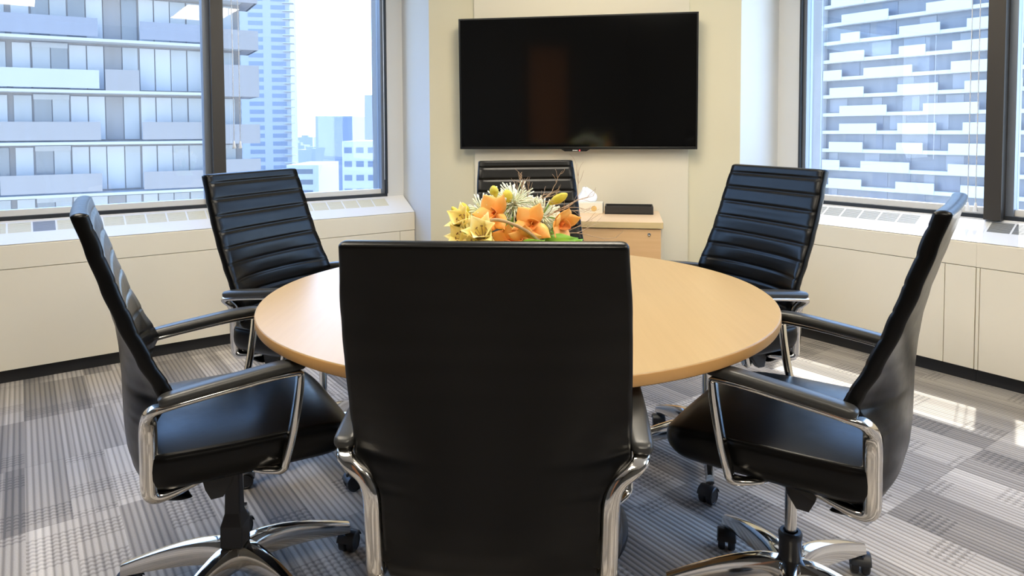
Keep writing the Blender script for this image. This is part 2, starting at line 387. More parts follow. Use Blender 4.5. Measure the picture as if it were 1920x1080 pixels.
# ------------------------------------------------------------------ ceiling lights
def troffer(u, v):
    t = thing('ceiling_light', 'recessed warm white ceiling light panel', 'ceiling light', uv(u, v, CH), ANG, 'ceiling light panels')
    obj('diffuser', boxes((-.285, .285, -.585, .585, -.012, -.004)), M['lamp'], t)
    obj('frame', boxes((-.31, -.285, -.61, .61, -.016, -.001), (.285, .31, -.61, .61, -.016, -.001), (-.285, .285, -.61, -.585, -.016, -.001), (-.285, .285, .585, .61, -.016, -.001)), M['lampframe'], t)
for u, v in ((-.1, -.5), (1.9, -.5), (-.1, 2.0), (1.9, 2.0)): troffer(u, v)  # far pair is unseen, added to light the table

# ------------------------------------------------------------------ blind cords
def blind_cord(u, v, zb, label, tassel=True):
    t = thing('blind_cord', label, 'blind cord', uv(u, v, HEAD), ANG, 'white blind cords by the windows')
    bm = bmesh.new(); tube([(0, 0, -.0), (.002, .001, -.8), (0, 0, zb+.04-HEAD)], .0022, bm, 6)
    obj('cord', bm, M['cord'], t, smooth=True)
    if tassel: obj('tassel', lathe([(.002, zb+.045-HEAD), (.005, zb+.04-HEAD), (.011, zb+.004-HEAD), (.009, zb-HEAD)], 12), M['cord'], t, smooth=True)
blind_cord(1.027, 4.25, 1.13, 'thin white cord with tassel hanging in the left window, just right of the mullion')
blind_cord(1.062, 4.25, 1.13, 'thin white cord with tassel hanging second from the mullion in the left window')
blind_cord(2.005, 4.29, .86, 'thin pale cord along the right edge of the left window', False)
blind_cord(3.84, 1.43, .82, 'thin white cord with tassel hanging beside the right mullion')
blind_cord(3.84, 1.465, .82, 'thin white cord with tassel hanging farther from the right mullion')

# ------------------------------------------------------------------ television
tv = thing('television', 'large black flat television mounted on the cream corner wall', 'television', CL+Vector((math.cos(DIAG), math.sin(DIAG), 0))*.945+Vector((0, 0, 1.52)), DIAG)
tv.rotation_euler = (R(1.7), 0, DIAG)
W2, H2 = .723, .404
obj('housing', boxes((-W2+.003, W2-.003, -.085, -.05, -H2+.003, H2-.003), (-.45, .45, -.05, -.036, -.28, .28)), M['tvframe'], tv, bevel=.004)
obj('bezel', boxes((-W2, -W2+.010, -.095, -.084, -H2, H2), (W2-.010, W2, -.095, -.084, -H2, H2), (-W2+.01, W2-.01, -.095, -.084, H2-.010, H2), (-W2+.01, W2-.01, -.095, -.084, -H2, -H2+.014)), M['tvframe'], tv, bevel=.0015)
obj('screen', boxes((-W2+.010, W2-.010, -.0925, -.086, -H2+.014, H2-.010)), M['screen'], tv)
bm = bmesh.new()
loft([[(x, y, z) for x, z in ((-.088, -H2), (-.066, -H2-.013), (.066, -H2-.013), (.088, -H2))] for y in (-.096, -.075)], bm)
tab = obj('sensor_tab', bm, M['tvframe'], tv)
obj('logo', boxes((-.018, .014, -.0975, -.0958, -H2-.010, -H2-.004)), M['mark'], tab)
obj('standby_lamp', boxes((.022, .029, -.0975, -.0958, -H2-.011, -H2-.003)), M['led'], tab)

# ------------------------------------------------------------------ credenza, tissue box, tray (local frame of the diagonal wall)
def dpt(a, d, z=0): return CL+Vector((math.cos(DIAG), math.sin(DIAG), 0))*a+Vector((math.sin(DIAG), -math.cos(DIAG), 0))*d+Vector((0, 0, z))
cz = thing('credenza', 'maple cabinet with lock below the television', 'cabinet', dpt(1.0, .30), DIAG)
obj('carcass', boxes((-.44, .444, -.235, .26, .06, .70), (-.42, .42, -.21, .24, 0, .06)), M['panel'], cz, bevel=.001)
obj('top', boxes((-.45, .448, -.262, .265, .702, .735)), M['maple3'], cz, bevel=.0015)
tp = obj('top_surface', boxes((-.449, .447, -.261, .264, .735, .7358)), M['maple2'], cz)
for a, b in ((.385, .697), (.065, .381)):
    d = obj('drawer', boxes((-.438, .436, -.254, -.236, a, b)), M['maple4'], cz, bevel=.0015)
    if a > .3: obj('lock', lathe([(.0085, 0), (.0085, .004), (.006, .005), (.0055, .003)], 16, mat=Matrix.Translation((.374, -.254, .67)) @ Matrix.Rotation(R(90), 4, 'X')), M['steel'], d, smooth=True)
tb = thing('tissue_box', 'pale tissue box with white tissue beside the black tray', 'tissue box', dpt(1.005, .145, .7359), DIAG)
bx = obj('box', boxes((-.11, .11, -.055, .055, 0, .062)), M['cardboard'], tb, bevel=.0015)
obj('printed_motif', lathe([(.004, 0), (.016, .0004), (.019, 0), (.004, .0012)], 9, mat=Matrix.Translation((.058, -.0548, .028)) @ Matrix.Rotation(R(90), 4, 'X')), M['goldcard'], bx)
obj('end_flap', boxes((.1102, .1108, -.05, .05, .003, .058)), M['greycard'], bx)
bm = bmesh.new(); rings = []
for k in range(7):
    t = k/6; ring = []
    for q in range(22):
        a = 2*PI*q/22; f = 1+.16*math.sin(5*a+t*2)
        rx = (.055+.012*math.sin(t*PI))*(1-t**1.6*.78); ry = .018*(1-t*.6)+.008*math.sin(3*a)
        ring.append(Vector((rx*math.cos(a)*f+.022*math.sin(t*2.6)-.012*t, ry*math.sin(a)*f+.004*t, .060+.085*t*(1+.10*math.sin(2*a+1)))))
    rings.append(ring)
loft(rings, bm); obj('tissue', bm, M['tissue'], tb, smooth=True)
ty = thing('desk_tray', 'open black tray on the maple cabinet', 'tray', dpt(1.268, .15, .7359), DIAG)
obj('base', boxes((-.14, .14, -.075, .075, 0, .005)), M['trayin'], ty)
for nm, b in (('front_wall', (-.14, .14, -.075, -.068, .005, .046)), ('back_wall', (-.14, .14, .068, .075, .005, .046)), ('side_wall', (-.14, -.133, -.068, .068, .005, .046)), ('side_wall', (.133, .14, -.068, .068, .005, .046))):
    obj(nm, boxes(b), M['tray'], ty, bevel=.0012)

# ------------------------------------------------------------------ round table
TX, TY, TR, TZ = .014, 2.105, .76, .735
tbl = thing('round_table', 'round maple conference table in the middle of the room', 'table', (TX, TY, 0), 0)
bm = lathe([(.70, TZ-.0285), (TR-.004, TZ-.0285), (TR-.001, TZ-.026), (TR, TZ-.022), (TR, TZ-.004), (TR-.001, TZ-.0015), (TR-.003, TZ)], 160)
for f in bm.faces:
    f.material_index = 1 if abs(f.normal.z) < .5 and f.calc_center_median().z < TZ-.001 else 0
tt = obj('tabletop', bm, [M['maple'], M['edge']], tbl, sharp=35)
obj('pedestal', lathe([(.20, .03), (.20, .035), (.155, .05), (.15, .06), (.15, .66), (.20, .70), (.20, TZ-.029)], 48), M['maple3'], tbl, sharp=35)
obj('base_plate', lathe([(.33, 0), (.34, .004), (.34, .022), (.32, .03)], 48), M['plastic'], tbl, sharp=35)

# ------------------------------------------------------------------ office chair
def interp(T, z):
    for (z0, a), (z1, b) in zip(T, T[1:]):
        if (z-z0)*(z-z1) <= 0:
            t = (z-z0)/(z1-z0); t = t*t*(3-2*t)*.35+t*.65; return a+(b-a)*t
    return T[-1][1] if abs(z-T[-1][0]) < abs(z-T[0][0]) else T[0][1]
RC = [(1.078, -.352), (1.02, -.336), (.963, -.317), (.90, -.297), (.852, -.283), (.79, -.270), (.726, -.263), (.66, -.259), (.617, -.258), (.55, -.257), (.50, -.253), (.46, -.244), (.425, -.226), (.402, -.196), (.392, -.165)]
FE = [(1.078, -.314), (.995, -.288), (.912, -.262), (.836, -.235), (.744, -.198), (.69, -.170), (.664, -.160), (.64, -.172), (.615, -.188), (.59, -.196), (.55, -.195), (.50, -.190), (.46, -.184), (.425, -.170), (.402, -.146), (.392, -.122)]
HW = [(1.078, .236), (.95, .247), (.83, .252), (.74, .256), (.68, .259), (.655, .259), (.64, .252), (.615, .222), (.60, .207), (.585, .202), (.50, .200), (.45, .198), (.41, .192), (.392, .178)]
GRV = [1.041-.0575*k for k in range(9)]
def chair_back():
    zs = []; z = 1.066
    while z > .393: zs.append(z); z -= .0047
    zs.append(.393)
    prof = []
    def ring(z, th, dw):
        hw = interp(HW, z)-dw; rc, fe = interp(RC, z), interp(FE, z)
        fc = rc+.032; re = fe-.034
        g = 0
        if z > .575:
            d = min(abs(z-k) for k in GRV)
            g = .0068*math.exp(-(d/.0036)**2)-.0016*max(0, 1-((.029-d)/.029)**2)
        mid = lambda a, b: a+(b-a)
        pts = []; nf = 17
        for k in range(nf):                      # front, left to right
            t = -1+2*k/(nf-1); tt = math.copysign(abs(t)**.92, t)
            w = abs(t)**2.4; y = fc+(fe-fc)*w
            edge = 1-.75*abs(t)**5
            pts.append([tt*(hw-.005), y-g*edge, z])
        pts.append([hw-.001, fe-.006-g*.2, z]); pts.append([hw, (fe+re)/2+.004, z]); pts.append([hw, re+.008, z]); pts.append([hw-.004, re+.001, z])
        for k in range(nf):                      # rear, right to left
            t = 1-2*k/(nf-1); w = abs(t)**2.6; y = rc+(re-rc)*w
            pts.append([t*(hw-.010), y, z])
        pts.append([-hw+.004, re+.001, z]); pts.append([-hw, re+.008, z]); pts.append([-hw, (fe+re)/2+.004, z]); pts.append([-hw+.001, fe-.006-g*.2, z])
        if th < 1:
            yc = [(p[1]) for p in pts]
            for p in pts:
                tq = min(1, abs(p[0])/max(hw, .01)); c = ((fc+rc)/2)+((fe+re)/2-(fc+rc)/2)*tq**2.4
                p[1] = c+(p[1]-c)*th
        return [Vector(p) for p in pts]
    rings = []
    for k in range(6):                           # rounded top
        a = k/6*PI/2; rings.append(ring(1.066, max(.08, math.sin(a)), .012*(1-math.sin(a))))
        for p in rings[-1]: p.z = 1.066+.009*math.cos(a)
    for z in zs: rings.append(ring(z, 1, 0))
    return loft(rings)
def chair_seat():
    S = [(-.222, .185, .470, .515), (-.215, .222, .458, .524), (-.195, .238, .450, .527), (-.15, .245, .448, .527), (-.05, .249, .447, .525), (.05, .250, .446, .524), (.13, .248, .444, .521), (.18, .242, .442, .516), (.212, .232, .444, .508), (.236, .214, .450, .497), (.250, .19, .458, .487), (.256, .16, .466, .478)]
    S2 = crom(S, 4); rings = []
    for y, w, zb, zs in S2:
        h = zs-zb; cr = .022*min(1, h/.07)
        half = [(0, zs+cr)]
        for t in (.2, .4, .55, .7, .8, .87, .92, .955, .98): half.append((w*t, zs+.004+(cr-.004)*(1-t**3.2)))
        k = min(1, h/.05); half += [(w-.0025, zs+.0022*k), (w-.0038, zs), (w-.0012, zs-.0026*k), (w, zs-h*.18), (w+.0015, zs-h*.4), (w, zs-h*.65), (w-.006, zs-h*.85), (w-.016, zb), (w*.6, zb-.004), (0, zb-.006)]
        full = half+[(-a, b) for a, b in half[-2:0:-1]]
        rings.append([Vector((a, y, b)) for a, b in full])
    return loft(rings)
def arm_frame(sg):
    # chrome loop: rear foot, wide rear post kicking outwards, thin top rail, front post, front foot
    P = [(.200, -.10, .446, .012, .006), (.208, -.150, .436, .0145, .008), (.2125, -.188, .431, .0155, .011), (.2140, -.207, .437, .0160, .0155), (.2145, -.214, .457, .0165, .018), (.2165, -.214, .53, .017, .0185), (.219, -.214, .585, .017, .0185), (.232, -.213, .617, .015, .016), (.258, -.209, .638, .015, .0125), (.274, -.198, .6495, .0155, .009), (.279, -.17, .655, .016, .0065), (.281, -.12, .662, .0165, .006), (.282, -.05, .670, .0165, .006), (.282, .03, .678, .0165, .006), (.282, .088, .6805, .0165, .006), (.282, .0995, .678, .0165, .0068), (.282, .1005, .666, .0165, .008), (.281, .096, .62, .0160, .009), (.279, .082, .54, .0155, .009), (.277, .066, .478, .0155, .009), (.274, .060, .459, .0155, .0085), (.262, .045, .4515, .0145, .006), (.235, .015, .450, .014, .005), (.17, -.01, .446, .014, .005)]
    bm = sweep([(sg*x, y, z, w, h) for x, y, z, w, h in crom(P, 4)], Vector((1, 0, 0)), rr=.42)
    return bm
def arm_pad(sg):
    P = [(.279, -.196, .6665, .010, .006), (.279, -.188, .668, .019, .0105), (.279, -.17, .671, .022, .012), (.280, -.10, .680, .0235, .0125), (.281, -.03, .688, .024, .0125), (.281, .04, .696, .0235, .012), (.281, .09, .6985, .022, .011), (.281, .108, .697, .019, .0095), (.281, .114, .694, .010, .006)]
    return sweep([(sg*x, y, z, w, h) for x, y, z, w, h in crom(P, 4)], Vector((1, 0, 0)), rr=.45)
def leg_mesh():
    # arched star-base leg along +x
    P = [(.018, .120, .030, .030), (.06, .126, .026, .029), (.12, .122, .022, .027), (.18, .111, .019, .024), (.24, .096, .0165, .020), (.285, .083, .0145, .0165), (.308, .076, .0135, .0145)]
    rings = []
    for x, z, w, h in crom(P, 4):
        rings.append([Vector((x, a, z+b)) for a, b in ((w*.62, h), (w*.8, h*.55), (w, -h*.8), (w*.92, -h), (-w*.92, -h), (-w, -h*.8), (-w*.8, h*.55), (-w*.62, h), (0, h*1.12))])
    return loft(rings)
def caster_mesh():
    bm = bmesh.new(); off = .014
    lathe([(.006, .046), (.006, .066)], 12, bm)
    for s in (-1, 1):
        m = Matrix.Translation((off, s*.014, .0275)) @ Matrix.Rotation(R(90)*-s, 4, 'X')
        lathe([(.010, -.010), (.025, -.010), (.0275, -.007), (.0275, .006), (.024, .010), (.021, .0095), (.020, .008), (.0, .008)][:-1]+[(.004, .008)], 24, bm, m)
    rings = []                                    # hood over the wheels
    for k in range(9):
        a = R(15+150*k/8); c, s_ = math.cos(a), math.sin(a)
        rings.append([Vector((off+c*r, y, .0275+s_*r)) for r, y in ((.0285, -.027), (.032, -.024), (.033, -.01), (.033, .01), (.032, .024), (.0285, .027))])
    loft(rings, bm)
    box(bm, -.010, .016, -.006, .006, .03, .056)
    return bm
def make_chair():
    t = thing('office_chair', '', 'chair', group='leather chairs around the round table')
    up = []
    bk = obj('backrest', chair_back(), M['leather'], t, smooth=True)
    st = obj('seat', chair_seat(), M['leather'], t, smooth=True)
    for s in (-1, 1):
        a = obj('arm_frame', arm_frame(s), M['chrome'], t, smooth=True)
        obj('arm_pad', arm_pad(s), M['pad'], a, smooth=True)
    bm = boxes((-.17, .17, -.20, .19, .437, .446), (-.06, .06, -.12, .10, .385, .438))
    mech = obj('tilt_mechanism', bm, M['plastic'], t, bevel=.006)
    for s in (-1, 1):                             # paddles under the seat sides
        bm = bmesh.new(); tube([(s*.05, -.06, .42), (s*.14, -.065, .425), (s*.185, -.07, .415)], .007, bm)
        q = [Vector((s*.185, -.105, .436)), Vector((s*.185, -.035, .436)), Vector((s*.185, -.04, .415)), Vector((s*.19, -.062, .388)), Vector((s*.19, -.088, .388)), Vector((s*.185, -.10, .412))]
        loft([[v+Vector((dx*s, 0, 0)) for v in q] for dx in (-.007, .012)], bm)
        obj('lever', bm, M['plastic'], mech)
    obj('column', lathe([(.0145, .15), (.0145, .39)], 24), M['chrome'], t, sharp=40)
    obj('column_sleeve', lathe([(.019, .150), (.0275, .150), (.0275, .202), (.0285, .204), (.0285, .216), (.025, .221), (.018, .221), (.018, .215)], 28), M['plastic'], t, sharp=40)
    obj('hub', lathe([(.02, .088), (.040, .090), (.042, .10), (.041, .142), (.034, .151), (.02, .152)], 32), M['chrome'], t, sharp=40)
    for k in range(5):
        l = obj('leg', leg_mesh(), M['chrome'], t, sharp=38) if k == 0 else child('leg', l0, t)
        if k == 0: l0 = l; c0 = obj('caster', caster_mesh(), M['plastic'], l, loc=(.302, 0, 0), rotz=R(40), sharp=40)
        else: child('caster', c0, l, (.302, 0, 0), R((40, 150, 260, -30, 95)[k]))
    return t
LOW = ('leg', 'hub', 'column_sleeve')
def place(ch, x, y, head, dz, base, label):
    ch.location = (x, y, 0); rz = R(head-90); ch.rotation_euler = (0, 0, rz); ch['label'] = label
    k = 0
    for c in ch.children:
        nm = c.name.split('.')[0]
        if nm == 'leg': c.rotation_euler = (0, 0, R(base+72*k)-rz); k += 1
        elif nm not in LOW: c.location.z += min(dz, -.0055) if nm == 'arm_frame' else dz
ch0 = make_chair()
SPOTS = [(-.030, 1.445, 86.8, -.022, 30, 'nearest black leather chair seen from behind, its plain back to the camera'),
         (-.719, 2.572, -23.5, .002, 13, 'black leather chair in front of the left window, its ribbed front turned right'),
         (.112, 3.092, -82.4, .007, 20, 'black leather chair behind the flowers, below the television'),
         (.720, 2.528, -156.9, .013, 41, 'black leather chair in front of the right window, its ribbed front turned left'),
         (-.729, 1.781, 30.7, -.009, 37, 'black leather chair on the near left side of the table, nearly in profile'),
         (.699, 1.696, 143.6, .001, 31, 'black leather chair on the near right side of the table, nearly in profile')]
chairs = [ch0] + [dup(ch0) for _ in SPOTS[1:]]
for c, s in zip(chairs, SPOTS): place(c, *s)
# the near-left chair has a black plastic column cover with an embossed mark
cc = chairs[4]
ca = SPOTS[4][2]-90
cv = obj('column_cover', loft([[Vector((a*w, b*w2+dy, z)) for a, b in ((-1, -1), (1, -1), (1, 1), (-1, 1))] for z, w, w2, dy in ((.165, .026, .026, 0), (.172, .029, .029, 0), (.225, .028, .028, 0), (.255, .018, .020, 0), (.36, .014, .018, 0))]), M['plastic'], cc, loc=(0.024, -.012, -.009), rotz=R(-30), bevel=.003)
bm = bmesh.new()
tube([(.010*math.cos(a)*.7-.002, -.0296, .192+.010*math.sin(a)*.8) for a in [R(20*k) for k in range(19)]], .0011, bm, 5)
tube([(.010, -.0296, .180), (.010, -.0296, .206), (.004, -.0296, .212)], .0011, bm, 5)
tube([(-.010, -.0292, .215), (.0, -.0292, .220), (.008, -.0292, .216)], .0011, bm, 5)
obj('embossed_mark', bm, M['pad'], cv, smooth=True)

# ------------------------------------------------------------------ flower arrangement on the table
fa = thing('flower_arrangement', 'low arrangement of yellow lilies, orange orchids, white blooms and twigs on the table', 'flowers', (0, 2.1, TZ))
obj('bowl', lathe([(.06, 0), (.075, .002), (.11, .04), (.118, .085), (.113, .09), (.10, .085), (.09, .05), (.02, .03)], 32), M['vase'], fa, smooth=True)
obj('foam', lathe([(.02, .04), (.09, .05), (.097, .10), (.06, .135), (.02, .145)], 20), M['leaf'], fa, smooth=True)
def frame(d, roll=0):
    d = Vector(d).normalized(); q = d.to_track_quat('Z', 'Y'); return q.to_matrix().to_4x4() @ Matrix.Rotation(roll, 4, 'Z')
def petal(bm, Ln, W, open_a, curl, az, mat, tip=1.6, cup=.25, mi=0, n=8, base=.18):
    """petal growing from the origin, opening by open_a from +Z and curling outwards"""
    rows = []; x = z = 0.0; a = open_a-curl*.5
    for i in range(n+1):
        t = i/n
        w = W*(base+(1-base)*math.sin(PI*min(1, t**.8*.98))**.8)*(1 if t < .55 else max(.02, 1-((t-.55)/.45)**tip)) if t > 0 else W*base
        row = []
        for k in range(5):
            s = -1+k*.5; lift = cup*w*(s*s-.4)
            row.append(Vector((x-lift*math.cos(a)*1.0, s*w, z+lift*math.sin(a))))
        rows.append(row); st = Ln/n; x += math.sin(a)*st; z += math.cos(a)*st; a += curl/n
    rm = mat @ Matrix.Rotation(az, 4, 'Z')
    vs = [[bm.verts.new(rm @ p) for p in r] for r in rows]
    for r0, r1 in zip(vs, vs[1:]):
        for k in range(4): bm.faces.new((r0[k], r0[k+1], r1[k+1], r1[k])).material_index = mi
def solid(o, th=.0012):
    md = o.modifiers.new('Solidify', 'SOLIDIFY'); md.thickness = th; return o
def lily(p, d, s=1.0, roll=0, op=1.0):
    bm = bmesh.new(); m = Matrix.Translation(p) @ frame(d, roll)
    for k in range(3): petal(bm, .088*s, .027*s, .50*op, 1.05*op, 2*PI*k/3, m, cup=.4, tip=2.2)
    for k in range(3): petal(bm, .084*s, .019*s, .66*op, 1.0*op, 2*PI*(k+.5)/3, m, cup=.4, tip=2.0)
    o = solid(obj('lily', bm, M['lily'], fa, smooth=True))
    bm = bmesh.new()
    for k in range(6):
        a = PI*k/3+.3; e = Vector((.013*math.cos(a), .013*math.sin(a), .052))*s
        tube([m @ Vector((0, 0, .005)), m @ (e*.6), m @ e], .0007, bm, 5)
        box(bm, -.0012, .0012, -.004, .004, -.0012, .0012, 0, m @ Matrix.Translation(e) @ Matrix.Rotation(a, 4, 'Z'))
    obj('stamens', bm, M['stamen'], o)
    tube_stem(p, d)
def tube_stem(p, d):
    p = Vector(p); c = Vector((p.x*.35, p.y*.35, .10)); bm = bmesh.new()
    mid = (p+c)/2-Vector(d).normalized()*.02
    tube(crom([tuple(p), tuple(mid), tuple(c)], 4), .0026, bm, 6); obj('stem', bm, M['stem'], fa, smooth=True)
def orchid(p, d, s=1.0, roll=0, op=1.0):
    bm = bmesh.new(); m = Matrix.Translation(p) @ frame(d, roll)
    for k, az in enumerate((0, 2.2, -2.2)): petal(bm, .056*s, .018*s, 1.15*op, .35, az, m, cup=-.3, tip=2.2, base=.3)
    for az in (1.12, -1.12): petal(bm, .054*s, .022*s, 1.2*op, .30, az, m, cup=-.2, tip=2.6, base=.3)
    o = solid(obj('orchid', bm, M['orchid'], fa, smooth=True))
    bm = bmesh.new(); petal(bm, .036*s, .014*s, .5, 1.1, PI, m, cup=.9, tip=2.5, base=.6); petal(bm, .022*s, .008*s, .25, .9, 0, m, cup=.9, base=.6)
    solid(obj('lip', bm, M['lip'], o, smooth=True)); tube_stem(p, d)
def mum(p, d, s=1.0):
    bm = bmesh.new(); m = Matrix.Translation(p) @ frame(d); rnd = random.Random(int(p[0]*1000))
    for k in range(150):
        e = rnd.random()**.6*1.75; az = rnd.random()*2*PI; ln = (.045+.02*rnd.random())*s
        rm = m @ Matrix.Rotation(az, 4, 'Z'); P = []; x = z = 0; a = e*.8
        for i in range(6):
            P.append(rm @ Vector((x, 0, z))); x += math.sin(a)*ln/5; z += math.cos(a)*ln/5; a += (.25-.35*(i > 3)*1.6)*.5
        tube(P, .0011, bm, 5, .0021)
    obj('chrysanthemum', bm, M['mum'], fa, smooth=True); tube_stem(p, d)
def bud(p, d, ln, r):
    m = Matrix.Translation(p) @ frame(d); bm = bmesh.new()
    prof = [(.003, 0), (r*.55, ln*.12), (r*.95, ln*.38), (r, ln*.55), (r*.82, ln*.78), (r*.4, ln*.95), (.001, ln)]
    rings = [[m @ Vector((q*math.cos(2*PI*k/18)*(1+.08*math.cos(3*2*PI*k/18)), q*math.sin(2*PI*k/18)*(1+.08*math.cos(3*2*PI*k/18)), z)) for k in range(18)] for q, z in prof]
    loft(rings, bm); obj('bud', bm, M['bud'], fa, smooth=True); tube_stem(p, d)
def leaf(p, d, ln, w, roll=0, curl=.9):
    bm = bmesh.new(); petal(bm, ln, w, .7, curl, 0, Matrix.Translation(p) @ frame(d, roll), cup=.3, tip=1.5)
    solid(obj('leaf', bm, M['leaf'], fa, smooth=True), .001)
# z measured from the table top; x to the right, y away from the camera
lily((-.085, -.055, .165), (-.10, -.8, .65), 1.25, .2)
lily((-.125, -.01, .195), (-.5, -.6, .65), 1.15, .9)
lily((-.122, -.03, .160), (-.6, -.65, .4), 1.1, .2, .9)
lily((-.100, -.05, .145), (-.35, -.85, .35), 1.0, 1.4)
lily((-.060, -.07, .135), (.05, -.95, .2), 1.0, .6)
orchid((-.050, -.035, .245), (-.30, -.90, .25), 1.30, PI+.1)
orchid((.057, -.05, .215), (.12, -.95, .22), 1.32, PI+.25)
orchid((-.005, -.06, .165), (-.25, -.85, -.05), 1.2, PI+.6)
orchid((.142, -.02, .215), (.50, -.70, -.1), 1.25, PI-.5, .8)
orchid((.035, -.07, .175), (.0, -.9, -.25), 1.1, .4)
mum((-.085, .02, .235), (-.45, -.35, .8), 1.15)
mum((.005, .02, .262), (.05, -.55, .85), 1.35)
mum((.085, .02, .225), (.55, -.45, .7), 1.2)
mum((-.035, .03, .255), (-.2, -.4, .9), 1.1)
bud((-.050, .0, .292), (-.25, -.05, 1), .038, .014)
bud((-.014, -.02, .276), (-.05, -.2, 1), .044, .016)
bud((.112, -.01, .272), (.85, -.2, .5), .066, .014)
bud((-.155, .0, .225), (-.6, -.1, .8), .050, .010)
bud((-.128, .0, .235), (-.55, -.1, .9), .050, .010)
for p, d, ln, w, ro in (((.09, -.06, .13), (.6, -.6, .5), .12, .036, 0), ((.12, -.04, .12), (.8, -.5, .35), .11, .034, .3), ((.03, -.07, .13), (.2, -.9, .3), .10, .032, .5), ((-.02, -.08, .13), (-.1, -.9, .35), .09, .026, 0),
                        ((-.10, -.06, .12), (-.6, -.6, .3), .10, .028, .3), ((.10, .02, .16), (.5, -.3, .8), .10, .026, 1), ((.0, .03, .16), (0, -.2, 1), .10, .02, 2), ((-.14, .0, .12), (-.9, -.1, .3), .09, .025, 0), ((.02, .08, .14), (.1, .8, .5), .10, .03, 0), ((-.07, .08, .14), (-.3, .8, .5), .10, .03, 0)):
    leaf(p, d, ln, w, ro)
# cane that crosses the front
bm = bmesh.new(); tube(crom([(-.070, -.085, .232), (-.045, -.095, .236), (-.01, -.10, .228), (.04, -.10, .205), (.085, -.09, .165), (.115, -.07, .12)], 6), .0050, bm, 10)
obj('cane', bm, M['branch'], fa, smooth=True)
def twig(p, d, ln, r, depth, bm, rnd):
    p = Vector(p); d = Vector(d).normalized(); P = [tuple(p)]; n = 4
    for i in range(n):
        d = (d+Vector((rnd.uniform(-.3, .3), rnd.uniform(-.3, .3), rnd.uniform(-.22, .26)))).normalized(); p = p+d*ln/n; P.append(tuple(p))
        if depth and i > 0:
            for _ in range(rnd.choice((1, 1, 2))):
                dd = (d+Vector((rnd.uniform(-.9, .9), rnd.uniform(-.5, .5), rnd.uniform(-.5, .8)))).normalized(); twig(p, dd, ln*rnd.uniform(.35, .6), r*.6, depth-1, bm, rnd)
    tube(crom(P, 2), r, bm, 5, r*.55)
rnd = random.Random(14)
for p, d, ln in (((.035, .02, .22), (.28, -.05, .9), .095), ((.04, .02, .23), (.62, -.05, .7), .115), ((.06, .0, .20), (.95, -.15, .45), .17), ((.07, -.02, .17), (1.0, -.2, .38), .17), ((.02, .03, .24), (.15, .1, 1), .08), ((.05, .0, .19), (1.0, .1, .75), .15)):
    bm = bmesh.new(); twig(p, d, ln, .0020, 2, bm, rnd); obj('twig', bm, M['twig'], fa, smooth=True)

# ------------------------------------------------------------------ outside the windows
X = dict(
    brown=simple('grey brown brick', (0.135, 0.112, 0.092), .9, var=.08, vscale=.6),
    slab=simple('pale concrete slab', (0.25, 0.235, 0.22), .9),
    blindw=simple('window with white blind', (0.26, 0.25, 0.24), .5, var=.05, vscale=.3),
    dkw=simple('grey window glass', (0.105, 0.1, 0.095), .2, var=.1, vscale=.5),
    midw=simple('light grey window', (0.195, 0.19, 0.18), .3, var=.08, vscale=.5),
    bal=simple('grey balcony panel', (0.135, 0.115, 0.1), .6, var=.05, vscale=.4),
    balb=simple('blue grey balcony glass', (0.1, 0.095, 0.105), .2, var=.1, vscale=.4),
    ball=simple('light balcony glass', (0.2, 0.19, 0.18), .2, var=.06, vscale=.4),
    white=simple('white concrete', (0.36, 0.35, 0.33), .9),
    rec=simple('blue grey recess glass', (0.075, 0.08, 0.092), .4, var=.12, vscale=.25),  # recess glass, bluish of its own
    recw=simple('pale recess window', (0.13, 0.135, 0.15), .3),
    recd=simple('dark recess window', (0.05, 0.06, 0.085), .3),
    tower=simple('pale tower cladding', (0.25, 0.25, 0.25), .8),
    twin=simple('tower window', (0.11, 0.13, 0.17), .3),
    bglass=simple('blue curtain glass', (0.08, 0.115, 0.18), .2, var=.15, vscale=.12),
    city=simple('haze paled city concrete', (0.27, 0.27, 0.27), .9, var=.05, vscale=.05),  # distance haze put into the pale colour
    ground=simple('pale street ground', (0.25, 0.25, 0.25), .95),
)
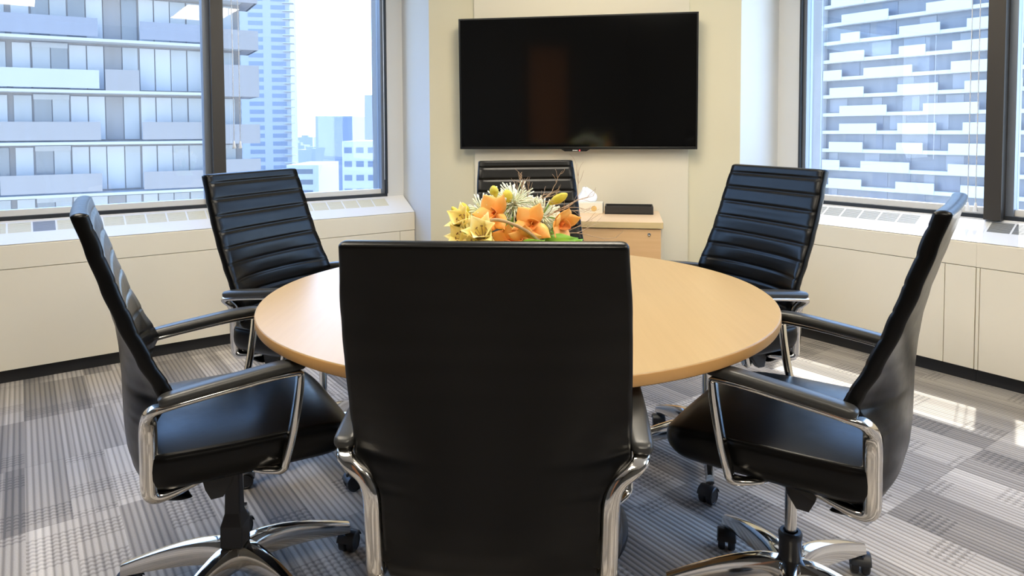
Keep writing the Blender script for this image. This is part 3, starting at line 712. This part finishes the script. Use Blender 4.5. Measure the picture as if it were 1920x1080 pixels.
# brown balcony block opposite the left window: local x along its front, -y towards us
LBO = Vector((-28.13, 38.0, 0)); LBA = math.atan2(.51293, .85843)
def left_block():
    t = thing('apartment_building', 'grey brown apartment block with balconies outside the left window', 'building', LBO, LBA)
    obj('wall', boxes((-110, 12.5, .05, 12, -60, 12.6)), X['brown'], t)  # unseen long run added to darken reflections in the right window
    z0s = [3.57-2.92*k for k in range(-2, 4)]
    pats = [(.6, 1.41, 'blindw'), (1.52, 2.34, 'dkw'), (2.39, 3.17, 'midw'), (3.26, 4.07, 'blindw'), (4.14, 4.94, 'blindw'), (5.0, 5.86, 'bal'), (5.92, 6.70, 'midw'), (6.82, 7.58, 'blindw'), (7.65, 8.45, 'blindw'), (8.5, 9.34, 'midw'), (9.42, 10.29, 'midw'), (10.4, 11.2, 'dkw'), (11.3, 12.1, 'midw'), (-.45, .3, 'midw'), (-2.2, -1.4, 'blindw'), (-3.2, -2.4, 'dkw')]
    rnd = random.Random(3)
    for r, z0 in enumerate(z0s):
        obj('floor_slab', boxes((-110, 12.5, -1.4, .1, z0-.16, z0)), X['slab'], t)
        for a, b, m in pats:
            if rnd.random() < .15: m = rnd.choice(('dkw', 'midw', 'blindw'))
            w = obj('window', boxes((a, b, -.02, .06, z0+.12, z0+2.62)), X[m], t)
        if r != 1:
            obj('blind_box', boxes((1.5, 3.2, -.06, .04, z0+2.4, z0+2.7)), X['ball'], t)
        bm_ = 'balb' if r == 0 or r == 1 else ('ball' if r == 2 else 'bal')
        mt = ['balb', 'balb', 'ball', 'bal', 'bal', 'bal'][r]
        for a, b in ((-9, -.2), (.0, 4.7), (6.8, 10.6)):
            if mt == 'ball' and a > 5: continue
            obj('balustrade', boxes((a, b, -1.40, -1.36, z0+.1, z0+1.13)), X[mt], t)
        if mt == 'ball': obj('balustrade', boxes((5.0, 6.7, -1.40, -1.36, z0+.0, z0+1.2)), X['bal'], t)
        # end balcony that sticks out past the corner
        obj('end_balcony', boxes((10.9, 13.35, -1.45, -1.3, z0-.2, z0+1.75 if r % 2 == 0 else z0+1.0), (13.2, 13.35, -1.3, 2.0, z0-.2, z0+1.0), (12.5, 13.3, -1.3, 2.0, z0-.2, z0-.05)), X['bal'], t)
left_block()
def right_block():
    """white slab block with staggered balcony fronts: local x = v (to the left), local y towards us"""
    U0 = 102.47
    t = thing('balcony_tower', 'white tower with staggered balconies outside the right window', 'building', uv(U0, 0), ANG-PI/2)
    # local x -> -v ; local y -> +u (away)
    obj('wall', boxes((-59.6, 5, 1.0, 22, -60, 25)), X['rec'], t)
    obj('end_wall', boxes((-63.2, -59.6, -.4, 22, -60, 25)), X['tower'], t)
    rows = {17.5: [(56.7, 49.8), (44.7, 39.1)], 14.7: [(56.8, 53.9), (48.2, 42.9), (39.6, 33.3)], 11.9: [(58.5, 53.2), (48.2, 44.7), (41.3, 34.3)], 9.2: [(59.5, 56.6), (53.2, 46.4), (41.4, 35.2)], 6.5: [(58.4, 53.2), (48.3, 43.0), (39.7, 33.2)], 3.7: [(56.8, 49.8), (44.8, 38.0)], 1.0: [(56.8, 51.2), (48.2, 43.1), (39.8, 33.3)], -1.8: [(58.4, 53.2), (48.3, 44.8), (41.5, 34.4)], -4.6: [(59.5, 56.7), (53.4, 46.5), (41.5, 34.5)], -7.4: [(58.4, 53.3), (48.3, 43.2), (39.9, 34.5)]}
    keys = sorted(rows); rnd = random.Random(5)
    for z in keys + [20.3, 23.1, -10.2, -13.0]:
        zz = z-.25
        obj('floor_slab', boxes((-59.6, 5, -.1, 1.1, zz-.38, zz+.14)), X['white'], t)
        for a, b in rows.get(z, rows[keys[int(abs(z)) % 10]]):
            obj('balcony_front', boxes((-a, -b, -.3, -.1, zz-.3, zz+1.2)), X['white'], t)
        x = -59
        while x < -31:
            w = rnd.choice((1.0, 1.4, 2.2, 2.8)); k = rnd.random()
            if k < .55: obj('window', boxes((x, x+w, .92, 1.02, zz+.3, zz+2.3)), X['recw' if k < .27 else 'recd'], t)
            x += w+rnd.choice((.4, 1.0, 1.8))
right_block()
def simple_block(name, label, x0, x1, y0, y1, z1, wall, floor_h=3.0, win=None, ncol=0, zlow=-40, yaw=0, side=None, slabs=False, wz=1.5):
    cx = (x0+x1)/2
    t = thing(name, label, 'building', (cx, y0, 0), yaw); hw = (x1-x0)/2
    obj('wall', boxes((-hw, hw, 0, y1-y0, -75, z1)), wall, t)
    z = z1-floor_h; n = 0
    while z > zlow and ncol:
        for k in range(ncol):
            a = -hw+(k+.18)*2*hw/ncol; b = -hw+(k+.82)*2*hw/ncol
            if n < 100: obj('window', boxes((a, b, -.08, .04, z+.5, z+.5+wz)), win, t); n += 1
        if slabs: obj('balcony_slab', boxes((hw*.8, hw+1.6, -1.2, 2.0, z-.12, z+.12)), X['white'], t)
        z -= floor_h
    return t
simple_block('residential_tower', 'tall white tower beyond the brown block in the left window', -104, -80.5, 250, 275, 62, X['tower'], 2.9, X['twin'], 3, -30, R(12), slabs=True)
t = simple_block('office_building', 'pale slab with blue glass side, small above the skyline in the left window', -114, -92.5, 400, 440, 9.6, X['city'], 4, X['tower'], 0)
obj('glass_facade', boxes((0.5, 10.8, -.4, 0, -40, 9.0)), X['bglass'], t)
simple_block('slab_tower', 'pale tower cut off by the right edge of the left window', -64, -50, 300, 330, 16.6, X['tower'], 3, X['twin'], 0)
simple_block('midrise_building', 'white low block with window rows, nearest the right edge of the left window', -44.4, -29, 180, 205, -1.6, X['white'], 3.6, X['twin'], 5, -30, 0, wz=1.5)
simple_block('striped_building', 'low white block with grey window bands beside the ribbed chair back', -70.5, -60.5, 215, 240, -9.5, X['white'], 3.3, X['rec'], 1, -32)
rnd = random.Random(21)
for k in range(16):
    y = 470+42*k; f = -.345+.165*((k*7) % 16)/15; w = rnd.uniform(14, 30); top = min(1.0, 1.2-rnd.uniform(.004, .05)*y)
    o = obj('distant_building', boxes((-w/2, w/2, 0, 20, -75, top), (-w/4, w/6, 4, 12, top, top+2.5)), X['city'], loc=(f*y, y, 0))
    tag(o, 'pale hazy distant block low on the skyline', 'building', 'hazy blocks on the skyline')
o = obj('ground', boxes((-900, 900, 20, 2500, -76, -75)), X['ground']); o['kind'] = 'structure'; o['label'] = 'pale distant ground'

# ------------------------------------------------------------------ sky and sun
wd = bpy.data.worlds.new('sky'); scene.world = wd; wd.use_nodes = True; nt = wd.node_tree
bg = nt.nodes['Background']
tcw = N(nt, 'ShaderNodeTexCoord'); sw = N(nt, 'ShaderNodeSeparateXYZ'); L(nt, tcw.outputs['Generated'], sw.inputs[0])
cw = N(nt, 'ShaderNodeValToRGB'); L(nt, mth(nt, 'MAXIMUM', sw.outputs[2], 0.0), cw.inputs[0])
ew = cw.color_ramp.elements
ew[0].position = 0; ew[0].color = (.74, .86, 1.0, 1); ew[1].position = .85; ew[1].color = (.13, .30, .80, 1)
kw = cw.color_ramp.elements.new(.12); kw.color = (.50, .71, 1.0, 1)
kw = cw.color_ramp.elements.new(.40); kw.color = (.30, .53, 1.0, 1)
L(nt, cw.outputs[0], bg.inputs[0]); bg.inputs[1].default_value = 3.6
sd = bpy.data.lights.new('sun', 'SUN'); sd.energy = 6; sd.angle = R(.6); sd.color = (1, .96, .9)
so = bpy.data.objects.new('sun', sd); COL.objects.link(so)
so.rotation_euler = Vector((-.375, -.525, -1.26)).to_track_quat('-Z', 'Y').to_euler(); so.location = (10, 12, 30)

# ------------------------------------------------------------------ camera
f, cy, pi_, ro, H = 1291.386, 300.04, .04393, .004256, 1.234
cam = bpy.data.cameras.new('camera'); co = bpy.data.objects.new('camera', cam); COL.objects.link(co); scene.camera = co
cam.sensor_width = 36; cam.sensor_fit = 'HORIZONTAL'; cam.lens = 36*f/1920; cam.shift_y = -(540-cy)/1920; cam.clip_start = .02; cam.clip_end = 5000
c, s = math.cos(ro), math.sin(ro); cp, sp_ = math.cos(pi_), math.sin(pi_)
right = Vector((c, -s*sp_, -s*cp)); up = Vector((s, c*sp_, c*cp)); fwd = Vector((0, cp, -sp_))
m = Matrix((right, up, -fwd)).transposed().to_4x4(); m.translation = (0, 0, H); co.matrix_world = m
scene.view_settings.view_transform = 'Standard'; scene.view_settings.look = 'None'; scene.view_settings.gamma = 1; scene.view_settings.use_curve_mapping = False
scene.view_settings.exposure = 0.95
